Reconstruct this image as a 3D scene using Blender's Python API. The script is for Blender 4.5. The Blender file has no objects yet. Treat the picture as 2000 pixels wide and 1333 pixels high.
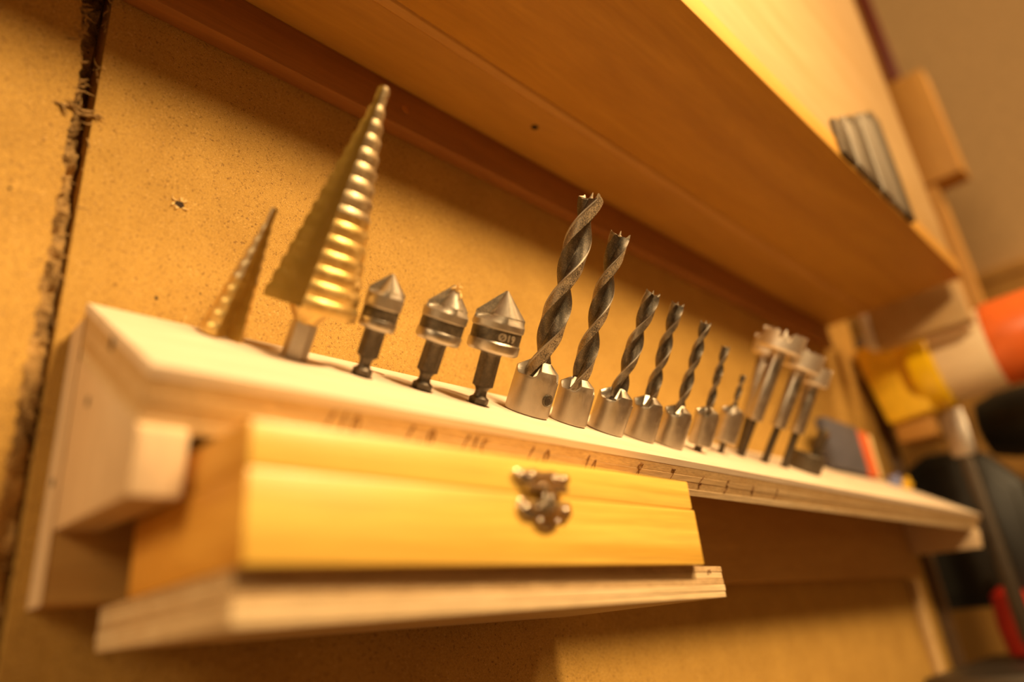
import bpy, bmesh, math, random
from mathutils import Vector, Matrix, noise
random.seed(7)
K = 0.0112            # one layout unit (about a centimetre) in metres
PI = math.pi
scene = bpy.context.scene
COL = scene.collection

# ------------------------------------------------------------------ camera
CAM = Vector((-4.191, -19.18, -5.277))
yaw, pitch, roll = [math.radians(a) for a in (46.965, 22.812, -5.803)]
fwd = Vector((math.sin(yaw)*math.cos(pitch), math.cos(yaw)*math.cos(pitch), math.sin(pitch)))
rgt = Vector((math.cos(yaw), -math.sin(yaw), 0))
upv = rgt.cross(fwd)
r2 = rgt*math.cos(roll) + upv*math.sin(roll)
u2 = -rgt*math.sin(roll) + upv*math.cos(roll)
cd = bpy.data.cameras.new('camera')
cd.sensor_fit = 'HORIZONTAL'; cd.sensor_width = 36.0
cd.lens = 1382.14/2000*36.0
cd.clip_start = 0.005; cd.clip_end = 50
cd.dof.use_dof = True
cd.dof.focus_distance = 24.3*K
cd.dof.aperture_fstop = 3.3
cam = bpy.data.objects.new('camera', cd); COL.objects.link(cam)
m = Matrix((r2, u2, -fwd)).transposed().to_4x4(); m.translation = CAM*K
cam.matrix_world = m
scene.camera = cam

# ------------------------------------------------------------------ world, lamps, exposure
w = bpy.data.worlds.new('world'); scene.world = w; w.use_nodes = True
bg = w.node_tree.nodes['Background']
bg.inputs[0].default_value = (1.0, 0.58, 0.22, 1); bg.inputs[1].default_value = 0.14
def lamp(name, pos, target, size, watts, col):
    ld = bpy.data.lights.new(name, 'AREA'); ld.shape = 'DISK'; ld.size = size*K; ld.energy = watts; ld.color = col
    lo = bpy.data.objects.new(name, ld); COL.objects.link(lo)
    p = Vector(pos); d = (Vector(target)-p).normalized()
    lo.matrix_world = d.to_track_quat('-Z', 'Y').to_matrix().to_4x4(); lo.location = p*K
    return lo
lamp('work_lamp', (12, -44, 34), (14, -3, 4), 9, 5.2, (1.0, 0.68, 0.33))
lamp('left_fill', (-140, -30, 72), (5, -3, 0), 60, 19, (1.0, 0.70, 0.36))  # added soft fill for the left-facing sides, not a known window
lamp('overhead_fill', (75, -120, 120), (30, 0, 10), 40, 30.0, (1.0, 0.66, 0.30))  # overhead fill added to brighten the right side and the front board
vs = scene.view_settings
vs.view_transform = 'Standard'; vs.look = 'None'; vs.gamma = 1.0; vs.use_curve_mapping = False
vs.exposure = 0.1

# ------------------------------------------------------------------ materials
def new_mat(name):
    mt = bpy.data.materials.new(name); mt.use_nodes = True
    nt = mt.node_tree; b = nt.nodes['Principled BSDF']
    return mt, nt, b
def coords(nt, sc):
    tc = nt.nodes.new('ShaderNodeTexCoord'); mp = nt.nodes.new('ShaderNodeMapping')
    mp.inputs['Scale'].default_value = tuple(s/K for s in sc)
    nt.links.new(tc.outputs['Object'], mp.inputs['Vector']); return mp.outputs['Vector']
def nz(nt, vec, scale=1, detail=4, rough=.55, dist=0):
    n = nt.nodes.new('ShaderNodeTexNoise'); n.inputs['Scale'].default_value = scale
    n.inputs['Detail'].default_value = detail; n.inputs['Roughness'].default_value = rough
    n.inputs['Distortion'].default_value = dist
    nt.links.new(vec, n.inputs['Vector']); return n.outputs['Fac']
def ramp(nt, fac, stops):
    r = nt.nodes.new('ShaderNodeValToRGB'); el = r.color_ramp.elements
    while len(el) < len(stops): el.new(0.5)
    for e, (p, c) in zip(el, stops):
        e.position = p; e.color = (*c, 1) if len(c) == 3 else c
    nt.links.new(fac, r.inputs['Fac']); return r.outputs['Color']
def mix(nt, fac, a, b, mode='MIX'):
    n = nt.nodes.new('ShaderNodeMix'); n.data_type = 'RGBA'; n.blend_type = mode
    if isinstance(fac, (int, float)): n.inputs[0].default_value = fac
    else: nt.links.new(fac, n.inputs[0])
    for s, v in ((n.inputs[6], a), (n.inputs[7], b)):
        if isinstance(v, tuple): s.default_value = (*v, 1)
        else: nt.links.new(v, s)
    return n.outputs[2]
def bump(nt, b, h, strength=.3, dist=.03):
    n = nt.nodes.new('ShaderNodeBump'); n.inputs['Strength'].default_value = strength
    n.inputs['Distance'].default_value = dist*K
    nt.links.new(h, n.inputs['Height']); nt.links.new(n.outputs['Normal'], b.inputs['Normal'])
MATS = {}
def wood(name, light, dark, sc=(.12, 1.6, 1.6), rough=.6, fine=.25, contrast=(.35, .68), coat=0, bmp=.2):
    mt, nt, b = new_mat(name)
    v = coords(nt, sc); f = nz(nt, v, 1, 5, .6, .6)
    c = ramp(nt, f, [(contrast[0], light), (contrast[1], dark)])
    v2 = coords(nt, (sc[0]*8, sc[1]*9, sc[2]*9)); f2 = nz(nt, v2, 1, 3, .6)
    c2 = ramp(nt, f2, [(.3, (1, 1, 1)), (.75, (1-fine,)*3)])
    c = mix(nt, 1.0, c, c2, 'MULTIPLY')
    nt.links.new(c, b.inputs['Base Color']); b.inputs['Roughness'].default_value = rough
    if coat: b.inputs['Coat Weight'].default_value = coat; b.inputs['Coat Roughness'].default_value = .25
    bump(nt, b, f2, bmp, .02)
    MATS[name] = mt; return mt
def mdf(name, light, dark, speck):
    mt, nt, b = new_mat(name)
    v = coords(nt, (1, 1, 1))
    c = ramp(nt, nz(nt, v, .45, 4, .6), [(.3, dark), (.7, light)])
    sp = ramp(nt, nz(nt, v, 11, 3, .7, .9), [(.555, (1, 1, 1)), (.66, speck)])
    c = mix(nt, .8, c, sp, 'MULTIPLY')
    fb = ramp(nt, nz(nt, v, 8, 2, .6, 2.8), [(.59, (0, 0, 0)), (.68, (.55, .55, .55))])
    c = mix(nt, fb, c, (.85, .55, .20))
    g = ramp(nt, nz(nt, v, 30, 2, .6), [(.3, (.72,)*3), (.7, (1.18,)*3)])
    c = mix(nt, 1, c, g, 'MULTIPLY')
    nt.links.new(c, b.inputs['Base Color']); b.inputs['Roughness'].default_value = .8
    bump(nt, b, nz(nt, v, 12, 4, .65, .8), .55, .04)
    MATS[name] = mt; return mt
def metal(name, col, rough, dust=.0, dustcol=(.5, .38, .24), metallic=1.0, brushed=None, dscale=6, fine=40):
    mt, nt, b = new_mat(name)
    v = coords(nt, (1, 1, 1))
    n1 = nz(nt, v, dscale, 5, .65)
    c = ramp(nt, n1, [(.3, tuple(x*.9 for x in col)), (.7, tuple(min(1, x*1.07) for x in col))])
    b.inputs['Metallic'].default_value = metallic
    if dust:
        n2 = nz(nt, v, fine, 2, .8)
        mx = nt.nodes.new('ShaderNodeMath'); mx.operation = 'MULTIPLY_ADD'
        nt.links.new(n1, mx.inputs[0]); mx.inputs[1].default_value = .45; nt.links.new(n2, mx.inputs[2])
        d = ramp(nt, mx.outputs[0], [(.80-.22*dust, (0, 0, 0)), (.93-.18*dust, (min(1, dust*1.3),)*3)])
        c = mix(nt, d, c, dustcol)
        inv = nt.nodes.new('ShaderNodeMath'); inv.operation = 'MULTIPLY_ADD'
        nt.links.new(d, inv.inputs[0]); inv.inputs[1].default_value = -metallic; inv.inputs[2].default_value = metallic
        nt.links.new(inv.outputs[0], b.inputs['Metallic'])
        bump(nt, b, n2, .25, .02)
    nt.links.new(c, b.inputs['Base Color']); b.inputs['Roughness'].default_value = rough
    MATS[name] = mt; return mt
def plain(name, col, rough=.5, var=.12, metallic=0):
    mt, nt, b = new_mat(name)
    v = coords(nt, (1, 1, 1))
    c = ramp(nt, nz(nt, v, 1.2, 4), [(.3, tuple(x*(1-var) for x in col)), (.7, tuple(min(1, x*(1+var)) for x in col))])
    nt.links.new(c, b.inputs['Base Color']); b.inputs['Roughness'].default_value = rough; b.inputs['Metallic'].default_value = metallic
    MATS[name] = mt; return mt

mdf('mdf', (.59, .345, .068), (.49, .275, .048), (.30, .20, .12))
mdf('mdf_crumbled', (.58, .35, .11), (.18, .10, .03), (.10, .06, .03))
wood('birch_top', (.80, .67, .52), (.72, .57, .41), (.10, .8, .8), .65, .12)
wood('birch_long', (.76, .54, .28), (.62, .40, .18), (.16, 2.2, 2.2), .7, .35)
wood('birch_end', (.72, .49, .23), (.60, .37, .15), (.5, 3.0, 3.0), .8, .4)
wood('birch_pale', (.80, .62, .37), (.66, .46, .24), (.14, 2.4, 2.4), .7, .35)
wood('birch_pale_end', (.64, .44, .23), (.50, .32, .15), (1.2, 3.0, 3.0), .8, .4)
wood('panel_ply', (.74, .56, .36), (.66, .47, .28), (.6, .6, .12), .7, .15)
wood('back_ply', (.64, .38, .11), (.56, .31, .08), (.1, .5, .9), .75, .15)
wood('pine', (.93, .61, .12), (.74, .40, .05), (.05, 1.5, 2.6), .42, .34, (.42, .74), coat=.25)
wood('pine_end', (.80, .42, .07), (.62, .28, .035), (.6, .25, 1.3), .5, .15)
wood('shelf_wood', (.60, .315, .042), (.49, .24, .03), (.06, .5, .5), .6, .12)
wood('bead_wood', (.66, .36, .08), (.56, .28, .05), (.06, .5, .5), .6, .12)
wood('cleat_wood', (.42, .17, .03), (.32, .12, .02), (.07, .9, .9), .6, .2)
wood('front_panel_wood', (.53, .355, .165), (.47, .295, .115), (.05, .5, .4), .6, .1)
wood('batten_wood', (.56, .29, .06), (.46, .22, .04), (.5, .5, .06), .65, .15)
wood('added_dark_wood', (.11, .055, .018), (.08, .04, .012), (.06, .5, .5), .6, .2)  # kept very dark to cut bounce; for the added bench and gap strip
wood('handle_wood', (.92, .76, .52), (.86, .68, .44), (.6, .1, .6), .5, .1)
metal('steel', (.50, .45, .39), .30, .25, fine=38, dscale=2.5)
metal('steel_head', (.46, .41, .35), .42, .3, dustcol=(.42, .32, .2), fine=40, dscale=2.5)
metal('flute_metal', (.20, .175, .145), .5, .6, dustcol=(.40, .30, .19), fine=34, dscale=2.5)  # darker base metal and more dust on the inner flute faces
metal('steel_dusty', (.52, .46, .39), .34, .42, dustcol=(.46, .35, .23), fine=48, dscale=2.5)
metal('drill_steel', (.22, .195, .165), .40, .5, dustcol=(.44, .33, .20), fine=34, dscale=2.5)
metal('flute_shade_steel', (.105, .092, .078), .42, .35, dustcol=(.36, .27, .17), fine=34, dscale=2.5)  # shade of the hollow flutes put into darker steel, also less dust
metal('drill_steel_dusty', (.22, .195, .165), .42, .7, dustcol=(.46, .345, .21), fine=30, dscale=2.5)
metal('black_oxide', (.10, .085, .07), .45, .3, dustcol=(.26, .18, .10))
metal('dark_band', (.11, .095, .078), .5, .4, dustcol=(.30, .22, .13))
metal('titanium_gold', (.72, .50, .17), .40, .45, dustcol=(.52, .37, .15), fine=12, dscale=2)
metal('flute_shade_gold', (.46, .29, .06), .5, .35, dustcol=(.34, .21, .05), fine=10, dscale=1.5)  # shade on the flute faces put into a darker gold
metal('worn_gold', (.55, .44, .28), .42, .45, dustcol=(.50, .37, .2), fine=12, dscale=2)
metal('nickel', (.66, .58, .48), .18, 0, dscale=9)
metal('blade_steel', (.30, .27, .23), .6)
metal('bright_steel', (.82, .75, .66), .5)
metal('screw_brass', (.55, .32, .12), .4)
metal('worn_steel', (.45, .40, .34), .6)
metal('dark_steel', (.15, .13, .11), .5)
plain('black_plastic', (.020, .018, .015), .45)
plain('dark_hole', (.03, .015, .006), .9)
plain('ink', (.20, .09, .03), .8)
plain('etched', (.40, .32, .22), .7)
plain('plaster', (.50, .32, .15), .9, .08)
plain('yellow_paint', (.86, .54, .03), .38)
plain('yellow_cap', (.92, .58, .01), .3)
plain('red_paint', (.70, .14, .025), .35)
plain('deep_red', (.50, .02, .01), .4)
plain('oxblood', (.16, .025, .01), .5)
plain('cream', (.82, .64, .42), .5)
plain('white_plastic', (.8, .74, .64), .4)
plain('navy', (.085, .085, .115), .55)
plain('card_cream', (.84, .62, .30), .7)
plain('card_red', (.66, .12, .03), .6)
plain('shaving', (.85, .60, .25), .8)
plain('blue_plastic', (.20, .24, .50), .4)

# ------------------------------------------------------------------ builders
def tag(o, label=None, cat=None, group=None, kind=None):
    if label: o['label'] = label
    if cat: o['category'] = cat
    if group: o['group'] = group
    if kind: o['kind'] = kind
    return o
def empty(name, loc, rot=None):
    o = bpy.data.objects.new(name, None); o.empty_display_size = .01; COL.objects.link(o)
    mm = (rot.to_4x4() if rot else Matrix.Identity(4)); mm.translation = Vector(loc)*K
    o.matrix_world = mm; return o
def mk(name, verts, faces, mat, parent=None, org=(0, 0, 0), smooth=None, mats=None, fmat=None):
    """one mesh object; verts in layout units, org is the parent's base in the same frame"""
    ox, oy, oz = org
    me = bpy.data.meshes.new(name)
    me.from_pydata([((x-ox)*K, (y-oy)*K, (z-oz)*K) for x, y, z in verts], [], faces)
    bm = bmesh.new(); bm.from_mesh(me); bmesh.ops.recalc_face_normals(bm, faces=bm.faces); bm.to_mesh(me); bm.free()
    for mm in (mats or [mat]): me.materials.append(MATS[mm])
    if fmat:
        for p, i in zip(me.polygons, fmat): p.material_index = i
    if smooth is not None:
        me.polygons.foreach_set('use_smooth', [True]*len(me.polygons))
        me.set_sharp_from_angle(angle=math.radians(smooth))
    o = bpy.data.objects.new(name, me); COL.objects.link(o)
    if parent: o.parent = parent
    elif org != (0, 0, 0): o.location = Vector(org)*K
    return o
def box_vf(x0, x1, y0, y1, z0, z1, bev=0, seg=2):
    bm = bmesh.new()
    bmesh.ops.create_cube(bm, size=1)
    for v in bm.verts:
        v.co = Vector(((x0+x1)/2+v.co.x*(x1-x0), (y0+y1)/2+v.co.y*(y1-y0), (z0+z1)/2+v.co.z*(z1-z0)))
    if bev: bmesh.ops.bevel(bm, geom=bm.edges[:], offset=bev, segments=seg, profile=.5, affect='EDGES')
    bm.verts.index_update()
    V = [tuple(v.co) for v in bm.verts]; F = [[v.index for v in f.verts] for f in bm.faces]; bm.free()
    return V, F
def box(name, ext, mat, parent=None, org=(0, 0, 0), bev=.04, seg=2, xf=None):
    V, F = box_vf(*ext, bev, seg)
    if xf: V = [tuple(xf(Vector(v))) for v in V]
    return mk(name, V, F, mat, parent, org, 35)
def prism(name, poly, axis, a0, a1, mat, parent=None, org=(0, 0, 0), bev=0, xf=None):
    """poly of (p,q); axis 'x': (p,q)=(y,z), 'y': (x,z), 'z': (x,y)"""
    def P(p, q, a): return {'x': (a, p, q), 'y': (p, a, q), 'z': (p, q, a)}[axis]
    bm = bmesh.new()
    A = [bm.verts.new(P(p, q, a0)) for p, q in poly]; B = [bm.verts.new(P(p, q, a1)) for p, q in poly]
    bm.faces.new(A); bm.faces.new(B[::-1])
    for i in range(len(poly)):
        j = (i+1) % len(poly); bm.faces.new((A[j], A[i], B[i], B[j]))
    bmesh.ops.recalc_face_normals(bm, faces=bm.faces)
    if bev: bmesh.ops.bevel(bm, geom=bm.edges[:], offset=bev, segments=2, profile=.5, affect='EDGES')
    bm.verts.index_update()
    V = [tuple(v.co) for v in bm.verts]; F = [[v.index for v in f.verts] for f in bm.faces]; bm.free()
    if xf: V = [tuple(xf(Vector(v))) for v in V]
    return mk(name, V, F, mat, parent, org, 35)
def loft(name, rings, mat, parent=None, org=(0, 0, 0), smooth=35, cap0=True, cap1=True, xf=None):
    n = len(rings[0]); V = [p for r in rings for p in r]; F = []
    for i in range(len(rings)-1):
        for j in range(n):
            k = (j+1) % n
            F.append((i*n+j, i*n+k, (i+1)*n+k, (i+1)*n+j))
    if cap0: F.append(list(range(n))[::-1])
    if cap1: F.append([(len(rings)-1)*n+j for j in range(n)])
    if xf: V = [tuple(xf(Vector(v))) for v in V]
    return mk(name, V, F, mat, parent, org, smooth)
def lathe(name, prof, mat, parent=None, org=(0, 0, 0), n=40, sides=None, smooth=35, xf=None, ph=0):
    return loft(name, [[(r*math.cos(ph+2*PI*j/n), r*math.sin(ph+2*PI*j/n), z) for j in range(n)] for r, z in prof], mat, parent, org, smooth, xf=xf)
def tube_vf(pts, r, n=6):
    pts = [Vector(p) for p in pts]; V = []; F = []
    for i, p in enumerate(pts):
        t = (pts[min(i+1, len(pts)-1)]-pts[max(i-1, 0)]).normalized()
        a = t.cross(Vector((.3, .5, .81)))
        if a.length < .05: a = t.cross(Vector((1, 0, 0)))
        a.normalize(); b = t.cross(a)
        rr = r[i] if isinstance(r, (list, tuple)) else r
        for j in range(n):
            V.append(tuple(p+a*rr*math.cos(2*PI*j/n)+b*rr*math.sin(2*PI*j/n)))
    for i in range(len(pts)-1):
        for j in range(n):
            k = (j+1) % n; F.append((i*n+j, i*n+k, (i+1)*n+k, (i+1)*n+j))
    F.append(list(range(n))[::-1]); F.append([(len(pts)-1)*n+j for j in range(n)])
    return V, F
def join_vf(parts):
    V = []; F = []
    for v, f in parts:
        o = len(V); V += v; F += [[i+o for i in q] for q in f]
    return V, F

# ------------------------------------------------------------------ the wall with its seam
XS = -.37
def jag(z):
    return -.86 - .10*max(0, min(1, (z-9)/5)) - .34*max(0, min(1, (z-11.5)/4)) + .10*noise.noise((z*1.3, 3.1, 0)) + .10*noise.noise((z*4.0, 7.7, 0)) + .04*noise.noise((z*11, 1.7, 0))
wb = mk('wall_back', [(-60, 2.2, -40), (62.7, 2.2, -40), (62.7, 2.2, 70), (-60, 2.2, 70), (-60, 2.8, -40), (62.7, 2.8, -40), (62.7, 2.8, 70), (-60, 2.8, 70)],
        [(0, 1, 2, 3), (4, 5, 6, 7), (0, 1, 5, 4), (1, 2, 6, 5), (2, 3, 7, 6), (3, 0, 4, 7)], 'dark_hole')
tag(wb, 'back wall of fibreboard panels', kind='structure')
box('fibreboard_panel', (XS, 62.7, 0, 2.2, -40, 70), 'mdf', wb, bev=.05)
zz = [-14 + i*.11 for i in range(int(34/.11))]
edge = [(-60, -40), (jag(-14), -40)] + [(jag(z), z) for z in zz] + [(jag(zz[-1]), 70), (-60, 70)]
prism('fibreboard_panel', edge, 'y', 0.02, 2.2, 'mdf', wb)
V = []; F = []; nx = 9; sz = [-14+i*.09 for i in range(int(36/.09))]
for i, z in enumerate(sz):
    up = max(0, min(1, (z-5.5)/5.5))
    for j in range(nx):
        x = -1.55 + (1.06*j/(nx-2) if j < nx-1 else 1.26)
        d = .16 + .75*up + .22*(noise.noise((x*3, z*1.6, 0))) + .22*noise.noise((x*7, z*5, 4)) + .1*noise.noise((x*15, z*12, 9))
        if j >= nx-1: d += .35
        V.append((x, max(.04, d), z))
for i in range(len(sz)-1):
    for j in range(nx-1):
        a = i*nx+j; F.append((a, a+1, a+nx+1, a+nx))
tag(mk('seam_filler', V, F, 'mdf_crumbled', wb, smooth=50), 'dark crumbled fibre in the wall seam')
parts = []
for i in range(150):                                      # torn fibres standing out of the seam edges
    z = random.choice([random.uniform(-6, 18), random.uniform(8.6, 15)])
    side = random.random()
    x = jag(z) + random.uniform(-.06, .1) if side < .75 else XS + random.uniform(-.08, .03)
    p = Vector((x, random.uniform(-.02, .12), z)); a = random.uniform(0, 2*PI); L = random.uniform(.12, .42)
    pts = []
    for k in range(4):
        pts.append(tuple(p)); p = p + Vector((math.cos(a)*L/3, -random.uniform(-.03, .05), math.sin(a)*L/3)); a += random.uniform(-.7, .7)
    parts.append(tube_vf(pts, [.03, .025, .018, .006], 4))
tag(mk('torn_fibres', *join_vf(parts), 'mdf_crumbled', wb), 'loose torn fibres along the seam', kind='stuff')
parts = []
for i in range(9):                                        # the torn tuft across the seam
    p = Vector((-1.32+.11*i, -.02, 9.72+random.uniform(-.08, .08))); a = random.uniform(-.7, .7); pts = []
    for k in range(5):
        pts.append(tuple(p)); p = p + Vector((math.cos(a)*.1, -random.uniform(-.02, .05), math.sin(a)*.1)); a += random.uniform(-.8, .8)
    parts.append(tube_vf(pts, [.05, .045, .04, .03, .01], 5))
mk('torn_tuft', *join_vf(parts), 'mdf_crumbled', wb)
def nail_hole(x, z, r):
    n = 14; ring = [(x+r*(.8+.5*random.random())*math.cos(2*PI*i/n)*1.25, -.012, z+r*(.8+.5*random.random())*math.sin(2*PI*i/n)) for i in range(n)]
    h = mk('nail_hole', ring+[(x, -.016, z)], [(i, (i+1) % n, n) for i in range(n)], 'dark_hole', wb)
    ps = []
    for i in range(11):
        a = random.uniform(0, 2*PI); p = Vector((x+r*1.5*math.cos(a), -.01, z+r*1.1*math.sin(a))); pts = []
        d = a+random.uniform(-1.6, 1.6)
        for k in range(3):
            pts.append(tuple(p)); p = p+Vector((math.cos(d)*r*.8, -.03, math.sin(d)*r*.6)); d += random.uniform(-.8, .8)
        ps.append(tube_vf(pts, [.032, .028, .008], 4))
    mk('torn_rim', *join_vf(ps), 'shaving', h)
nail_hole(2.25, 7.79, .11)
n_ = 0
for (x, z, r) in ((1.9, 4.51, .05), (-1.9, 6.6, .04), (3.1, 5.0, .025)): 
    ring = [(x+r*math.cos(2*PI*i/9), -.008, z+r*1.2*math.sin(2*PI*i/9)) for i in range(9)]
    mk('wall_pit', ring, [list(range(9))], 'dark_hole', wb)

wbn = box('unseen_bench', (-60, 140, -70, 0, -21, -17), 'added_dark_wood', org=(20, -30, -17), bev=.3)  # added out of view to block light from below; carries the machine table
tag(wbn, 'added unseen bench slab blocking light from below, under the machine table', 'unseen_bench')
# vertical edge strip at the right end of the wall, and the far wall across the corner
tr = box('trim_1', (57.6, 58.9, -.5, -.0, -40, -3.9), 'birch_end', bev=.08)
tag(box('gap_shade_strip', (62.75, 64.0, -.7, 2.5, -40, 17.5), 'added_dark_wood', bev=.08), 'added dark strip standing in for the shaded gap at the wall end', kind='structure')  # dark strip painted in for the shade of the gap here
tag(tr, 'pale wooden edge strip on the wall below the rack', kind='structure')
wr = mk('wall_right', *box_vf(96, 98, -140, 60, -40, 130), 'plaster'); tag(wr, 'dim beige wall across the corner', kind='structure')
box('wainscot_panel', (94.6, 96, -140, 60, -40, 29.6), 'batten_wood', wr, bev=.05)
box('ledge', (94.0, 96, -140, 60, 29.6, 31.0), 'batten_wood', wr, bev=.1)

# ------------------------------------------------------------------ upper shelf
ZT = 16.6; YD = -11.05; XE = 55.0; ZC = 14.5
us = tag(empty('wall_shelf', (20, 0, ZC)), 'brown plywood shelf with a high pale front board above the drill rack', 'shelf')
o_ = (20, 0, ZC)
box('back_plank', (-25, XE, -3.6, 0, ZT, ZT+1.5), 'shelf_wood', us, o_, .05)
box('front_plank', (-25, XE, YD, -3.62, ZT+.10, ZT+1.5), 'shelf_wood', us, o_, .05)
prism('bead_strip', [(-3.62, ZT+.12), (-3.62, ZT-.06), (-3.70, ZT-.12), (-4.0, ZT-.02), (-4.08, ZT+.12)], 'x', -25, XE-.1, 'bead_wood', us, o_, .02)
box('front_board', (-25, XE-1.6, YD+.02, YD+1.1, ZT+1.5, 62), 'front_panel_wood', us, o_, .06)
box('wall_batten', (-25, XE-.5, -.7, 0, ZC, ZT), 'cleat_wood', us, o_, .05)
def disc_on_y(name, x, y, z, r, t, mat, parent, org):
    return lathe(name, [(r*.7, -t), (r, -t*.6), (r, 0)], mat, parent, org, 20, xf=lambda v: Vector((x+v.x, y+v.z, z+v.y)))
lathe('knot', [(.17, -.012), (.2, 0)], 'dark_hole', us, o_, 20, xf=lambda v: Vector((16.7+v.x, -2.5+v.y*.8, ZT+v.z)))
disc_on_y('screw_head', 10.5, -.7, 15.47, .2, .05, 'screw_brass', us, o_)

# steel strips hanging on the front board
so = (43, YD, ZT+.3)
sb = tag(empty('steel_blades', so), 'bundle of grey steel strips on the front of the upper shelf', 'blades')
for i in range(6):
    x0 = 31.5+i*1.95; top = ZT+2.6+i*1.15
    box('blade', (x0, x0+1.8, YD-.3-.06*(i % 2), YD, ZT+.3, top), ('dark_band', 'blade_steel', 'dark_band', 'blade_steel', 'blade_steel', 'dark_band')[i], sb, so, .08)

# ------------------------------------------------------------------ drill rack (tilted block with end panels and back board)
TH = math.radians(33.247); F0 = 6.224; LR = 58.44; WR = 6.247; GB = 1.05
Xv = Vector((1, 0, 0)); Uv = Vector((0, math.cos(TH), math.sin(TH))); Nv = Vector((0, -math.sin(TH), math.cos(TH)))
RB = Vector((0, -F0, 0))
def hp(x, u, h): return RB + Xv*x + Uv*u + Nv*h
RO = (29, -1.0, -3.7)
rack = tag(empty('drill_rack', RO), 'pale plywood rack with a sloping top holding the drill bits', 'rack')
BITS = {'10': (12.883, 3.211, 7.811, (-.0121, .0120, .9999)), '8': (14.828, 2.988, 7.079, (-.0285, .0316, .9991)),
 '7': (16.651, 2.737, 5.536, (.0123, -.0157, .9998)), '6': (18.707, 2.676, 5.565, (-.0185, .0255, .9995)),
 '5': (20.394, 2.407, 5.282, (-.0103, .0156, .9998)), '4': (22.921, 2.605, 4.712, (-.0265, .0433, .9987)),
 '3': (26.2, 3.4, 3.857, (-.0141, .0249, .9996)), 'c1': (6.611, 3.770, 3.072, (-.0017, .0011, 1)),
 'c2': (8.614, 3.542, 3.348, (.0090, -.0067, 1)), 'c3': (10.548, 3.058, 3.716, (-.0385, .0332, .9987)),
 's1': (3.058, 5.35, 3.779, (.0848, -.0334, .9958)), 's2': (4.786, 4.415, 7.861, (.0176, -.0089, .9998)),
 'f1': (28.9, 3.832, 6.651, (.0155, -.0301, .9994)), 'f2': (30.4, 3.308, 6.137, (.0198, -.0413, .9989)),
 'f3': (32.1, 3.029, 5.659, (.0030, -.0066, 1)), 'f4': (31.4, 5.3, 6.484, (-.0262, .0477, .9985))}
HOLE = {'10': .3, '8': .3, '7': .3, '6': .28, '5': .26, '4': .25, '3': .25, 'c1': .36, 'c2': .38, 'c3': .40, 's1': .30, 's2': .42, 'f1': .32, 'f2': .32, 'f3': .32, 'f4': .32}
def holed_ply(name, h0, h1, mat, parent, org):
    bm = bmesh.new(); edges = []
    def loop(pts):
        vs_ = [bm.verts.new(p) for p in pts]
        for a, b in zip(vs_, vs_[1:]+vs_[:1]): edges.append(bm.edges.new((a, b)))
    loop([(0, 0, h1), (LR, 0, h1), (LR, WR, h1), (0, WR, h1)])
    for k, (x, u, h, ax) in BITS.items():
        r = HOLE[k]; loop([(x+r*math.cos(2*PI*i/18), u+r*math.sin(2*PI*i/18), h1) for i in range(18)])
    for (x, u, r) in ((7.9, 5.1, .3), (24.6, 3.1, .22), (38.5, 3.4, .3), (41.5, 3.2, .3)):
        loop([(x+r*math.cos(2*PI*i/18), u+r*math.sin(2*PI*i/18), h1) for i in range(18)])
    bmesh.ops.triangle_fill(bm, edges=edges, use_beauty=True)
    r = bmesh.ops.extrude_face_region(bm, geom=bm.faces[:])
    for v in r['geom']:
        if isinstance(v, bmesh.types.BMVert): v.co.z = h0
    bm.verts.index_update()
    V = [tuple(hp(*v.co)) for v in bm.verts]; F = [[v.index for v in f.verts] for f in bm.faces]; bm.free()
    return mk(name, V, F, mat, parent, org)
def tilt(v): return hp(v.x, v.y, v.z)
tb = holed_ply('top_board', -.22, 0, 'birch_top', rack, RO)
h = -.22
for t, mt, off in ((.30, 'birch_end', .006), (.22, 'birch_long', 0), (.26, 'birch_end', .008), (.25, 'birch_pale', -.006)):
    box('ply', (0.02-off, LR-.02+off*.5, off, WR-.02, h-t, h), mt, tb, RO, .012, 1, tilt); h -= t
bpoly = []
def under(y):  # underside height of the tilted board at depth y
    b0 = hp(0, 0, -1.25); b1 = hp(0, WR, -1.25); return b0.z+(y-b0.y)/(b1.y-b0.y)*(b1.z-b0.z)
# the end panels: front edge square to the sloping top
for (x0, x1) in ((0.0, .95), (LR-1.0, LR)):
    b0 = hp(0, .03, -1.25)
    poly = [(b0.y-.12, b0.z+.08), (b0.y-.28, b0.z-.05), (-5.62, -2.30), (-GB, -2.18), (-GB, under(-GB)), ]
    e = prism('end_panel', poly, 'x', x0, x1, 'panel_ply', rack, RO, .05)
bb = box('back_board', (0.0, LR-.6, -GB, 0, -3.70, 3.0), 'back_ply', rack, RO, .05)
box('edge_band', (-.02, .0, -GB, 0, -3.70, 3.0), 'panel_ply', bb, RO, 0)
def screw_x(x, y, z, r, name, parent):
    lathe(name, [(r*.5, .03), (r*.9, .02), (r, 0)], 'dark_hole', parent, RO, 16, xf=lambda v: Vector((x-v.z, y+v.x*.8, z+v.y*1.3)))
screw_x(0, -3.53, 1.40, .13, 'screw', rack); screw_x(0, -2.33, .43, .10, 'screw', rack); screw_x(-.02, -.55, -1.0, .09, 'screw', rack)
disc_on_y('screw', 26.6, -GB, -1.3, .16, .03, 'dark_hole', rack, RO)
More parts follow.
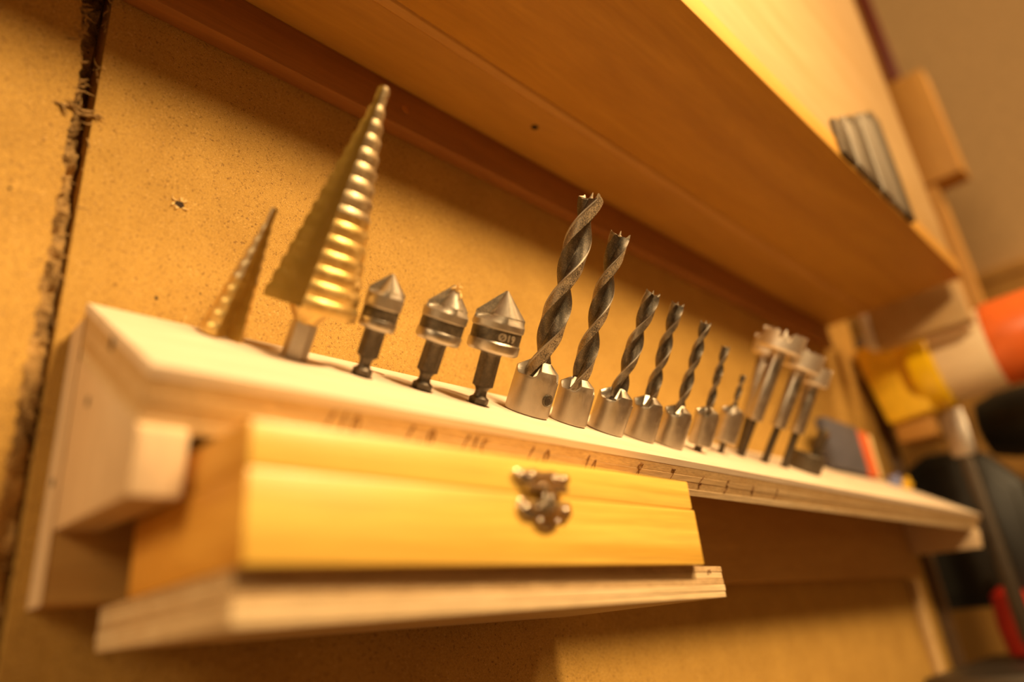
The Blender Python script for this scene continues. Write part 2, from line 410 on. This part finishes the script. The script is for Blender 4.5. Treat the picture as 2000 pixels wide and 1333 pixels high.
# handwritten numbers on the front edge, pen strokes on the surface
def stroke(polys, x, d, s, name='handwritten_number', r=.018, parent=rack):
    ps = []
    for pl in polys:
        pts = [hp(x+px*s, -.012, -d+py*s) for px, py in pl]
        V, F = tube_vf([tuple(p) for p in pts], r, 5)
        ps.append((V, F))
    mk(name, *join_vf(ps), 'ink', parent, RO)
G = {'1': [[(-.1, .25), (.05, .5), (-.05, -.5)]], '0': [[(0, .45), (-.2, .15), (-.15, -.4), (.1, -.45), (.22, .1), (.05, .45)]],
 'n': [[(-.2, -.45), (0, .2), (.1, .25), (.2, -.45)]],
 '8': [[(-.05, 0), (-.3, .3), (-.1, .5), (.25, .45), (.2, .2), (-.05, 0), (-.3, -.5)], [(-.05, 0), (.05, -.3), (.0, -.5)]],
 '7': [[(-.25, .5), (.25, .5), (.22, .38), (-.2, .42), (.2, .3), (-.1, -.4)], [(-.3, -.5), (.3, -.5)]],
 '6': [[(.2, .5), (-.1, .2), (-.25, -.2), (-.1, -.5), (.1, -.35), (.05, -.1), (-.2, -.15)]],
 '5': [[(.2, .5), (-.1, .5), (-.12, .1), (.15, 0), (.1, -.4), (-.15, -.5)]], '4': [[(-.1, .5), (-.2, 0), (.25, 0)], [(.1, .3), (.1, -.5)]],
 '3': [[(-.15, .45), (.15, .4), (0, .05), (.2, -.2), (-.15, -.5)]], ',': [[(.0, -.2), (-.05, -.45)]], '/': [[(.12, .5), (-.12, -.4)], [(.1, .5), (.18, .3)]],
 'C': [[(.2, .4), (-.1, .35), (-.2, -.1), (0, -.45), (.2, -.4)]]}
for x, d, txt, r in ((4.2, .52, '/10', .018), (6.4, .55, '/,0', .021), (8.2, .56, '/1C', .018), (10.65, .60, '/,0', .018), (13.0, .58, '1n', .018), (15.55, .56, '8', .014),
                     (17.5, .58, '7', .014), (19.5, .66, '6', .014), (21.4, .68, '5', .016), (23.5, .72, '4', .014), (25.6, .70, '3', .014)):
    for i, c in enumerate(txt):
        stroke(G[c], x+(i-(len(txt)-1)/2)*.33, d, .44, r=r)

# ------------------------------------------------------------------ ledge with the box
LY = -7.5; LZ0, LZ1 = -4.69, -3.78
LO = (9, -4, LZ1)
ledge = tag(empty('box_ledge', LO), 'short pale plywood ledge below the rack carrying the yellow box', 'ledge')
zz_ = LZ1; first = None
for t, mt, off in ((.17, 'birch_pale_end', .0), (.19, 'birch_pale', .012), (.17, 'birch_pale_end', .004), (.2, 'birch_pale', -.006), (.18, 'birch_pale', .012)):
    box('ply', (1.16+off, 16.78-off, LY+off, -.95, zz_-t, zz_), mt, ledge, LO, .02, 1); zz_ -= t
V, F = tube_vf([(15.9, LY-.01, -4.02), (15.93, LY-.01, -3.9), (16.02, LY-.01, -3.88), (16.06, LY-.01, -3.98)], .016, 5)
mk('pen_mark', V, F, 'ink', ledge, LO)

BX0, BX1, BY0, BY1, BZ0, BZ1 = 1.12, 15.2, -7.875, -2.75, LZ1, -1.32
BO = (8.2, -5.3, BZ0)
bxe = tag(empty('wooden_box', BO), 'varnished yellow pine box with a metal clasp on the ledge', 'box')
SE = BZ1-.86
def side_mats(o):
    o.data.materials.append(MATS['pine_end'])
    for p in o.data.polygons:
        if abs(p.normal.x) > .9: p.material_index = 1
base = box('base', (BX0, BX1, BY0, BY1, BZ0, SE-.012), 'pine', bxe, BO, .05, 2); side_mats(base)
lid = box('lid', (BX0+.03, BX1-.06, BY0+.02, BY1, SE+.012, BZ1), 'pine', bxe, BO, .055, 2); side_mats(lid)
# clasp: two scalloped plates, knuckles, hook and nails
def scallop(cx, cz, w, h, flip):
    s = -1 if flip else 1
    pts = [(-.50, .02), (-.52, .30), (-.44, .46), (-.30, .42), (-.20, .52), (0, .44), (.20, .52), (.30, .42), (.44, .46), (.52, .30), (.50, .02), (.40, -.22), (.24, -.30), (.16, -.50), (-.16, -.50), (-.24, -.30), (-.40, -.22)]
    return [(cx+p*w, cz+s*q*h) for p, q in pts]
up = prism('clasp_plate', scallop(8.42, -1.86, 1.9, .52, False), 'y', BY0-.11, BY0+.02, 'nickel', bxe, BO, .035)
lo = prism('clasp_plate', [(7.50, -2.36), (7.66, -2.30), (7.9, -2.38), (8.2, -2.34), (8.62, -2.34), (8.9, -2.38), (9.14, -2.30), (9.30, -2.36), (9.32, -2.62), (9.12, -2.80), (8.86, -2.78), (8.72, -2.96), (8.38, -3.05), (8.08, -2.96), (7.94, -2.78), (7.68, -2.80), (7.48, -2.62)],
           'y', BY0-.11, BY0+.0, 'nickel', bxe, BO, .035)
V, F = tube_vf([(7.72, BY0-.15, -2.06), (9.12, BY0-.15, -2.06)], .09, 10); mk('hinge_pin', V, F, 'nickel', up, BO, 50)
hook = prism('clasp_hook', [(8.2, -1.95), (8.64, -1.95), (8.58, -2.2), (8.66, -2.5), (8.6, -2.68), (8.24, -2.68), (8.18, -2.5), (8.26, -2.2)], 'y', BY0-.24, BY0-.13, 'nickel', bxe, BO, .04)
V, F = tube_vf([(8.42, BY0-.30, -2.26), (8.42, BY0-.33, -2.42), (8.42, BY0-.30, -2.58)], .085, 10); mk('catch', V, F, 'nickel', lo, BO, 50)
def dome(x, z, r, y, parent):
    lathe('nail', [(r, 0), (r*.92, r*.35), (r*.6, r*.62), (r*.2, r*.72)], 'nickel', parent, BO, 14, smooth=60, xf=lambda v: Vector((x+v.x, y-v.z, z+v.y)))
for x in (7.66, 8.02, 8.86, 9.18): dome(x, -1.78, .10, BY0-.10, up)
for x in (7.72, 9.08): dome(x, -2.55, .11, BY0-.10, lo)
for x in (8.15, 8.75): dome(x, -2.82, .07, BY0-.10, lo)

# ------------------------------------------------------------------ the bits
def bit_root(name, key, spin=0):
    x, u, h, ax = BITS[key]
    a = (Xv*ax[0]+Uv*ax[1]+Nv*ax[2]).normalized()
    e1 = (Xv - a*Xv.dot(a)).normalized(); e2 = a.cross(e1)
    R = Matrix((e1, e2, a)).transposed() @ Matrix.Rotation(spin, 3, 'Z')
    return empty(name, hp(x, u, 0), R), h

# wood drills with countersink collars
DR = {'10': (.47, .77, 1.83, 0, 4.75, 'steel_dusty', 'drill_steel_dusty', .6), '8': (.37, .66, 1.66, 0, 4.1, 'steel_dusty', 'drill_steel_dusty', 1.2),
      '7': (.315, .68, 1.70, 0, 3.4, 'steel', 'drill_steel', 2.2), '6': (.27, .62, 1.72, 0, 2.9, 'steel', 'drill_steel', .2),
      '5': (.235, .59, 1.70, 0, 2.6, 'steel', 'drill_steel', 1.7), '4': (.185, .52, 1.95, .26, 2.1, 'steel', 'drill_steel', .9), '3': (.145, .54, 2.3, .55, 1.6, 'steel', 'drill_steel', 2.6)}
DL = {'10': 'largest wood drill bit, in a dusty steel collar with a hex grub screw', '8': 'second tallest wood drill bit, right beside the largest one',
      '7': 'medium wood drill bit in a steel collar, third in the row of twist drills', '6': 'medium wood drill bit in a steel collar, fourth in the row of twist drills',
      '5': 'thin wood drill bit, fifth in the row of twist drills', '4': 'very thin wood drill bit with its steel collar raised, second shortest twist drill',
      '3': 'shortest and thinnest drill bit, with its steel collar raised above the rack'}
def twist_bit(key):
    R, RC, HC, H0, pitch, mc, md, spin = DR[key]
    root, h = bit_root('wood_drill_bit', key, spin)
    tag(root, DL[key], 'drill bit', 'wood drill bits with countersink collars')
    n = 60; hb = h-.55*R; z0 = HC-.75*RC
    def rad(f):
        f = (f/PI) % 1.0
        if f < .05: return R
        if f < .34: return R*.94
        t = (f-.34)/.66
        return R*(.30+.64*abs(2*t-1)**1.7)
    rings = []; steps = max(40, int((hb-z0)/pitch*64))
    for i in range(steps+1):
        z = z0+(hb-z0)*i/steps; tw = 2*PI*z/pitch; k = 1
        rings.append([(rad(2*PI*j/n)*k*math.cos(2*PI*j/n+tw), rad(2*PI*j/n)*k*math.sin(2*PI*j/n+tw), z) for j in range(n)])
    tw = 2*PI*hb/pitch
    # spurs on the rim, hollow floor, brad point
    top = []
    for j in range(n):
        f = (2*PI*j/n/PI) % 1.0; rr = rad(2*PI*j/n); sp = .42*R if f < .10 else (.30*R*(1-(f-.1)/.3) if f < .4 else -.12*R)
        top.append((rr*.985*math.cos(2*PI*j/n+tw), rr*.985*math.sin(2*PI*j/n+tw), hb+sp))
    rings.append(top)
    for q, dz in ((.62, -.02), (.30, .0), (.15, .12)):
        rings.append([(min(rad(2*PI*j/n), q*R)*math.cos(2*PI*j/n+tw), min(rad(2*PI*j/n), q*R)*math.sin(2*PI*j/n+tw), hb+dz*R) for j in range(n)])
    rings.append([(.03*R*math.cos(2*PI*j/n+tw), .03*R*math.sin(2*PI*j/n+tw), h) for j in range(n)])
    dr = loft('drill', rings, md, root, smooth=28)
    dr.data.materials.append(MATS['flute_shade_steel']); dr.data.materials.append(MATS['worn_steel'])
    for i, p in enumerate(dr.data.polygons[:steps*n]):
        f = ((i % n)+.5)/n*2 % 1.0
        p.material_index = 2 if f < .06 else (1 if f > .34 else 0)  # worn margins bright, flutes darkened for their shade
    # collar: cylinder whose top is cut into two sloping countersink blades
    m_ = 96; rc = []
    SC_ = ((math.radians(-168)-spin, .72), (math.radians(-52)-spin, .50))
    def top_h(j, q):   # q 0 at rim, 1 at the bore
        a = 2*PI*j/m_; full = HC - .38*RC*(1-q)
        cut = 0
        for c0, wd in SC_:
            d = (a-c0+PI) % (2*PI)-PI
            if abs(d) < wd: cut = max(cut, min(1, (1-(d/wd)**2)*1.6))
        return full - cut*RC*(.30+.80*q)
    for r, z in ((RC*.93, H0), (RC, H0+.05)):
        rc.append([(r*math.cos(2*PI*j/m_), r*math.sin(2*PI*j/m_), z) for j in range(m_)])
    rim = [top_h(j, 0) for j in range(m_)]
    zl = min(rim)-.10
    for z in (zl-.12, zl): rc.append([(RC*math.cos(2*PI*j/m_), RC*math.sin(2*PI*j/m_), z) for j in range(m_)])
    rc.append([(RC*math.cos(2*PI*j/m_), RC*math.sin(2*PI*j/m_), rim[j]-.03) for j in range(m_)])
    for q in (.03, .35, .7, 1.0):
        r = RC*(1-q)+R*.80*q
        rc.append([(r*math.cos(2*PI*j/m_), r*math.sin(2*PI*j/m_), top_h(j, q)) for j in range(m_)])
    c = loft('collar', rc, mc, root, smooth=32)
    lathe('shank', [(min(.3, R*.9), -.2), (min(.3, R*.9), z0+.1)], 'dark_steel' if H0 == 0 else 'black_oxide', root, n=16)
    return root, c, RC, spin
for k in ('10', '8', '7', '6', '5', '4', '3'):
    root, c, RC, spin = twist_bit(k)
    if k == '10':       # the hex grub screw facing the camera
        a = math.radians(-88)-spin; e = Vector((math.cos(a), math.sin(a), 0)); t = Vector((-math.sin(a), math.cos(a), 0)); zc = .66
        f = lambda v: e*(RC+.02-.0-v.z) + t*v.x + Vector((0, 0, zc+v.y))
        gs = lathe('grub_screw', [(.215, .10), (.215, -.02), (.185, -.035), (.165, -.015), (.135, -.015), (.135, -.03)], 'dark_band', c, n=24, xf=f)
        lathe('hex_socket', [(.105, -.028), (.105, -.036)], 'dark_hole', c, n=6, xf=f)

# countersinks
CS = {'c1': (.54, 3.072, .27, 'small countersink bit with a fluted point, next to the large golden step drill', -1.95),
      'c2': (.70, 3.348, .29, 'middle countersink bit with wood shavings stuck on its point', -1.75),
      'c3': (.84, 3.716, .30, 'largest countersink bit, marked 19 on its dark band, beside the largest twist drill', -1.98)}
def countersink(key):
    R, h0, S, lab, spin = CS[key]
    root, h = bit_root('countersink_bit', key, 0)
    tag(root, lab, 'countersink bit', 'countersink bits')
    s = h/3.716
    zr0, zr1, zb1, zc = 1.70*s, 2.06*s, 2.44*s, h-R*.98
    n = 12
    def hexr(z, r, k=1): return [(r*k*(1/math.cos(((2*PI*j/48+PI/6) % (PI/3))-PI/6))*math.cos(2*PI*j/48), r*k*(1/math.cos(((2*PI*j/48+PI/6) % (PI/3))-PI/6))*math.sin(2*PI*j/48), z) for j in range(48)]
    def cir(z, r): return [(r*math.cos(2*PI*j/48), r*math.sin(2*PI*j/48), z) for j in range(48)]
    loft('shank', [cir(-.2, S*.7), cir(-.02, S*.85), hexr(.05, S*.92), hexr(.20, S*.92), cir(.27, S*.72), cir(.34, S*.64), cir(.46, S*.64), cir(.55, S*.80), hexr(.60, S*.98), hexr(zr0-.14, S*.98), cir(zr0-.06, S*1.12), cir(zr0+.02, S*1.3)], 'black_oxide', root, smooth=28)
    lathe('ring', [(R*.5, zr0), (R*.90, zr0), (R*.98, zr0+.05), (R, zr0+.10), (R, zr1-.03), (R*.97, zr1)], 'steel', root, n=48)
    lathe('dark_band', [(R*.95, zr1-.02), (R*.955, zr1+.01), (R*.955, zb1-.01), (R*.95, zb1+.02)], 'dark_band', root, n=48)
    N_ = 96; rings = []
    prof = [(R*.95, zb1), (R, zb1+.04), (R, zb1+(zc-zb1)*.35), (R, zc-.28*R), (R, zc-.2*R), (R, zc-.12*R), (R, zc-.04*R), (R, zc)] + [(R*(1-q)+.02*q, zc+(h-zc)*q) for q in (.06, .12, .18, .25, .4, .55, .7, .85, .97)]
    for r, z in prof:
        k = max(0, min(1, (z-(zc-.28*R))/(.24*R)))
        row = []
        for j in range(N_):
            a = 2*PI*j/N_; t = (a*4/(2*PI)) % 1.0
            cut = .58*k*min(1, t/.10)*(1-t)**.9
            rr = r*(1-cut); row.append((rr*math.cos(a+spin), rr*math.sin(a+spin), z))
        rings.append(row)
    hd = loft('cutting_head', rings, 'steel_head', root, smooth=20)
    hd.data.materials.append(MATS['flute_metal'])
    for i in range(5, len(prof)-1):
        for j in range(N_):
            t = ((j+.5)*4/N_) % 1.0
            if .02 < t < .55: hd.data.polygons[i*N_+j].material_index = 1
    return root, R, zr1, zb1, h
for k in ('c1', 'c2', 'c3'):
    root, R, zr1, zb1, h = countersink(k)
    if k == 'c2':
        ps = []
        for i in range(7):
            a = random.uniform(-2.6, -1.2); q = random.uniform(.1, .5); p = Vector((R*q*math.cos(a), R*q*math.sin(a), h-R*q*.8)); pts = []; d = Vector((random.uniform(-1, 1), random.uniform(-1, 0), random.uniform(-.6, .8))).normalized()
            for _ in range(5):
                pts.append(tuple(p)); p = p+d*.055; d = (d+Vector((random.uniform(-.6, .6), random.uniform(-.6, .6), random.uniform(-.6, .6)))).normalized()
            ps.append(tube_vf(pts, [.03, .04, .045, .035, .012], 5))
        mk('wood_shaving', *join_vf(ps), 'shaving', root)
    if k == 'c3':       # the marking on the band
        cu = bpy.data.curves.new('marking', 'FONT'); cu.body = '\u00d819'; cu.size = .33; cu.extrude = .004; cu.align_x = 'CENTER'
        to = bpy.data.objects.new('marking', cu); COL.objects.link(to)
        dg = bpy.context.evaluated_depsgraph_get(); me = to.evaluated_get(dg).to_mesh()
        V = []; r = R*.955+.008; a0 = math.radians(-104)
        for v in me.vertices:
            a = a0+v.co.x/r; V.append(((r+v.co.z)*math.cos(a), (r+v.co.z)*math.sin(a), zr1+.075+v.co.y))
        F = [list(p.vertices) for p in me.polygons]
        to.to_mesh_clear(); bpy.data.objects.remove(to)
        tag(mk('marking', V, F, 'etched', root), 'engraved diameter marking')

# step drills
def step_drill(key, n, R0, R1, zs, lab, flute, shank):
    root, h = bit_root('step_drill', key, 0)
    tag(root, lab, 'step drill', 'golden step drills')
    hs = (h-.12-zs)/n; prof = []
    for i in range(n):
        r = R0+(R1-R0)*i/(n-1); rn = R0+(R1-R0)*min(i+1, n-1)/(n-1); z = zs+i*hs
        prof += [(r*.985, z), (r, z+hs*.08), (r, z+hs*.55), (r*.985+rn*.015, z+hs*.64), (rn, z+hs*.97)]
    prof += [(R1*.9, h-.06), (R1*.5, h)]
    angs = []; c = .30; span = math.acos(c)
    base_a = []
    for half in (0, 1):
        f0 = math.radians(flute)+half*PI
        # radial wall at f0, flat floor back to f0-span, then the body
        base_a += [(f0, 1.0), (f0-.004, 1.0), (f0-.008, c)]
        for i in range(1, 11): a = span*i/10; base_a.append((f0-a, c/math.cos(a)))
        for i in range(1, 28): a = span+(PI-span)*i/28; base_a.append((f0-a, 1.0))
    base_a = base_a[::-1]
    def rs(z): return max(.08, R0+(R1-R0)*min(1, max(0, (z-zs)/(n*hs))))
    rings = [[((r if g > .999 else min(r, rs(z)*g))*math.cos(a), (r if g > .999 else min(r, rs(z)*g))*math.sin(a), z) for a, g in base_a] for r, z in prof]
    cone = loft('cone', rings, 'titanium_gold', root, smooth=30)
    cone.data.materials.append(MATS['worn_gold'])
    for p in cone.data.polygons:
        zf = p.center.z/K
        if zf > zs+(h-zs)*.42: p.material_index = 1
    cone.data.materials.append(MATS['flute_shade_gold']); nb = len(base_a)
    fl = [j for j in range(nb) if base_a[j][1] < .999 or base_a[(j+1) % nb][1] < .999]
    for i in range(len(prof)-1):
        for j in fl: cone.data.polygons[i*nb+j].material_index = 2  # flute faces take the gold darkened for shade
    if shank:
        lathe('neck', [(shank, zs-.42), (shank*1.12, zs-.34), (shank*1.75, zs-.06), (shank*1.75, zs+.02)], 'titanium_gold', root, n=32)
        loft('shank', [[(shank*(1/math.cos(((2*PI*j/48+PI/6) % (PI/3))-PI/6))*math.cos(2*PI*j/48), shank*(1/math.cos(((2*PI*j/48+PI/6) % (PI/3))-PI/6))*math.sin(2*PI*j/48), z) for j in range(48)] for z in (-.2, zs-.40)], 'steel', root, smooth=28)
    else:
        lathe('shank', [(.26, -.2), (.26, zs+.02)], 'steel', root, n=24)
step_drill('s2', 15, 1.28, .17, 1.42, 'large golden step drill with many ridges on a short hex shank', -126, .31)
step_drill('s1', 10, .58, .10, .03, 'small golden step drill at the left end of the rack', -52, 0)

# forstner bits
FL = {'f1': (1.05, 'first and tallest forstner bit with a wide toothed head'), 'f2': (.95, 'middle forstner bit of the front three'), 'f3': (.75, 'shortest forstner bit, nearest the right end of the rack'), 'f4': (.72, 'forstner bit standing behind the front three')}
def forstner(key):
    R, lab = FL[key]
    root, h = bit_root('forstner_bit', key, random.uniform(0, 3))
    tag(root, lab, 'forstner bit', 'forstner bits')
    lathe('shank', [(.20, -.2), (.20, 1.95)], 'black_oxide', root, n=6)
    lathe('sleeve', [(.2, 1.9), (.36, 1.92), (.38, 2.0), (.38, h-1.25), (.24, h-1.05), (.24, h-.7)], 'steel', root, n=24)
    lathe('head', [(.25, h-1.15), (R*.9, h-1.12), (R, h-1.02), (R, h-.62), (R*.6, h-.5), (.2, h-.45)], 'bright_steel', root, n=36)
    V = []; F = []; n = 40
    for half in (0, 1):
        ps = []
        for i in range(17):
            a = half*PI+.22+(PI-.6)*i/16; zt = h-.24+(.12 if i % 2 else 0)
            for r, z in ((R, h-.66), (R, zt), (R*.86, zt-.05), (R*.86, h-.62)): V.append((r*math.cos(a), r*math.sin(a), z))
        b = half*17*4
        for i in range(16):
            for q in range(4):
                F.append((b+i*4+q, b+i*4+(q+1) % 4, b+(i+1)*4+(q+1) % 4, b+(i+1)*4+q))
        F.append((b, b+1, b+2, b+3)); e = b+64; F.append((e, e+1, e+2, e+3))
    mk('toothed_rim', V, F, 'bright_steel', root, smooth=30)
    box('cutter', (-R*.95, R*.95, -.07, .07, h-.6, h-.36), 'bright_steel', root, bev=.02)
    lathe('point', [(.14, h-.5), (.12, h-.3), (.02, h)], 'bright_steel', root, n=12)
for k in ('f1', 'f2', 'f3', 'f4'): forstner(k)

# plug cutter standing at the end of the row, with an upright flat arm
x0, u0 = 34.9, 3.2
e1, e2, a = Xv, Uv, Nv
pr_ = empty('plug_cutter', hp(x0, u0, 0), Matrix((Xv, Uv, Nv)).transposed())
tag(pr_, 'short dull steel cup with an upright flat arm behind the last forstner bit', 'tool')
lathe('cup', [(.80, 0), (.85, .05), (.85, .95), (.78, 1.0), (.70, .98), (.70, .4)], 'dark_band', pr_, n=32)
prism('arm', [(.62, 0), (1.05, 0), (1.05, 2.3), (.98, 2.5), (.835, 2.56), (.69, 2.5), (.62, 2.3)], 'y', -.25, .25, 'dark_band', pr_, bev=.05)
lathe('rivet', [(.2, 0), (.2, .04), (.1, .06)], 'nickel', pr_, n=16, xf=lambda v: Vector((.835+v.x, -.25-v.z, 2.2+v.y)))

# box packet leaning on the back, small plastic caps at the end
po = (49, -1.5, 3.35)
pk = tag(empty('card_packet', po), 'dark blue card packet with a red stripe standing at the back of the rack', 'packet')
box('packet_body', (45.0, 51.0, -1.75, -1.08, 3.35, 6.9), 'navy', pk, po, .08)
box('red_stripe', (51.0, 53.0, -1.76, -1.08, 3.35, 6.7), 'card_red', pk, po, .06)
box('pale_end', (53.0, 53.7, -1.75, -1.08, 3.35, 6.6), 'card_cream', pk, po, .06)
for x, u, mt, nm in ((55.2, 5.2, 'blue_plastic', 'small blue plastic cap at the far end of the rack'), (57.0, 5.0, 'yellow_paint', 'small orange plastic cap at the far end of the rack')):
    r = empty('plastic_cap', hp(x, u, 0), Matrix((Xv, Uv, Nv)).transposed()); tag(r, nm, 'cap')
    lathe('cap_body', [(.45, 0), (.5, .06), (.5, .5), (.42, .6)], mt, r, n=20)
    lathe('cap_knob', [(.2, .58), (.2, .85), (.12, .9)], mt, r, n=14)

# ------------------------------------------------------------------ beyond the end of the wall
def along_y(cx, cz): return lambda v: Vector((cx+v.x, -v.z, cz+v.y))
br = tag(empty('wood_bracket', (57.6, -6, 14.0)), 'pale wooden bracket block under the end of the upper shelf', 'bracket'); bo = (57.6, -6, 14.0)
box('bracket_block', (56.8, 58.4, -10.3, -3.3, 14.0, 17.7), 'front_panel_wood', br, bo, .15)
box('white_edge', (56.6, 58.4, -3.3, -2.6, 14.2, 17.4), 'white_plastic', br, bo, .1)
co = (63.5, -4, 12.0)
cp = tag(empty('bar_clamp', co), 'yellow bar clamp with a cream and red handle sticking out from the wall end', 'clamp')
prism('jaw', [(-.2, 15.6), (-5.0, 16.2), (-5.0, 8.8), (-1.4, 8.4)], 'x', 60.2, 64.6, 'yellow_paint', cp, co, .4)
lathe('ferrule', [(2.6, 4.2), (3.4, 4.5), (3.6, 5.2), (3.5, 6.2), (3.1, 6.5)], 'yellow_cap', cp, co, 40, xf=along_y(62.4, 12.6))
lathe('handle', [(3.0, 6.3), (3.3, 6.5), (3.4, 8), (3.4, 10.4)], 'handle_wood', cp, co, 40, xf=along_y(62.4, 12.9))
lathe('handle_end', [(3.4, 10.4), (3.45, 10.6), (3.5, 14), (3.0, 16), (1, 16.4)], 'red_paint', cp, co, 40, xf=along_y(62.4, 13.1))
box('bar', (62.6, 63.6, -6.1, -5.1, -9.0, 9.6), 'black_oxide', cp, co, .1)
box('bar_sleeve', (62.4, 63.8, -6.6, -4.7, 5.0, 9.0), 'steel', cp, co, .2)
lathe('pad', [(.5, .2), (.5, .9), (1.1, 1.0), (1.1, 1.3)], 'nickel', cp, co, 24, xf=lambda v: Vector((61.5+v.x, -.9+v.z, 13.6+v.y)))
box('wood_pad', (61.0, 64.4, -4.6, -1.6, 6.9, 8.5), 'batten_wood', cp, co, .15)
ko = (71, -2, -6.5)
kc = tag(empty('black_case', ko), 'black plastic tool case hanging behind the end of the rack', 'case')
prism('case_body', [(1.5, -6.5), (-7.5, -6.5), (-7.8, 3.0), (-5.2, 6.6), (-1.0, 6.9), (1.5, 5.5)], 'x', 69.0, 74.0, 'black_plastic', kc, ko, .5)
prism('case_lid', [(.8, -5.5), (-6.8, -5.5), (-7.0, 2.6), (-4.9, 5.7), (-1.2, 6.0), (.8, 4.9)], 'x', 68.5, 69.1, 'black_plastic', kc, ko, .2)
box('latch', (68.2, 68.6, -4.6, -3.2, -1.5, .8), 'dark_steel', kc, ko, .08)
do = (76, -11, 0)
dd = tag(empty('power_drill', do), 'dark power tool body at the right edge behind the clamp', 'power tool')
lathe('motor_housing', [(1.2, 4.8), (2.6, 5.2), (3.2, 7), (3.4, 11), (3.0, 15), (1.5, 16.5)], 'black_plastic', dd, do, 32, xf=along_y(76.5, 9.2))
prism('grip', [(-9, 7), (-12.5, 7), (-13.4, -3), (-9.6, -3.4)], 'x', 75.0, 78, 'black_plastic', dd, do, .6)
box('battery', (74.2, 78.8, -15.2, -7.6, -8, -3), 'black_plastic', dd, do, .5)
ho = (63, -6.1, -13)
rh = tag(empty('red_clamp_handle', (66.2, -4.6, -11)), 'red handle at the lower right edge', 'handle'); ho = (66.2, -4.6, -11)
lathe('grip', [(.7, -10.3), (1.3, -10.0), (1.5, -8), (1.3, -5.6), (.6, -5.0)], 'deep_red', rh, ho, 28, xf=lambda v: Vector((66.2+v.x, -4.6+v.y, v.z)))
lathe('spindle', [(.35, -5.2), (.35, -3.0)], 'dark_steel', rh, ho, 16, xf=lambda v: Vector((66.2+v.x, -4.6+v.y, v.z)))
mo = (50, -9, -14)
mt_ = tag(empty('machine_table', (64, -6, -17)), 'dark metal machine table edge at the bottom right corner', 'machine'); mo = (64, -6, -17)
box('table_plate', (54.5, 74, -12, -.2, -11.6, -10.4), 'dark_steel', mt_, mo, .25)
box('fence', (57.5, 73, -9.2, -8.4, -10.4, -9.7), 'dark_steel', mt_, mo, .1)
box('pedestal', (62, 70, -8, 0, -17, -11.6), 'black_plastic', mt_, mo, .3)
vo = (72, -9, 15)
vp = tag(empty('wall_post', vo), 'orange wooden post with a projecting block behind the upper shelf', 'post')
box('post', (71, 73, -9.6, -6.8, 12, 62), 'batten_wood', vp, vo, .15)
box('block', (70.2, 73.4, -12.2, -7.6, 33, 46), 'batten_wood', vp, vo, .25)
box('red_batten', (70.5, 70.9, -10.2, -8.9, 46.5, 66), 'oxblood', vp, vo, .08)
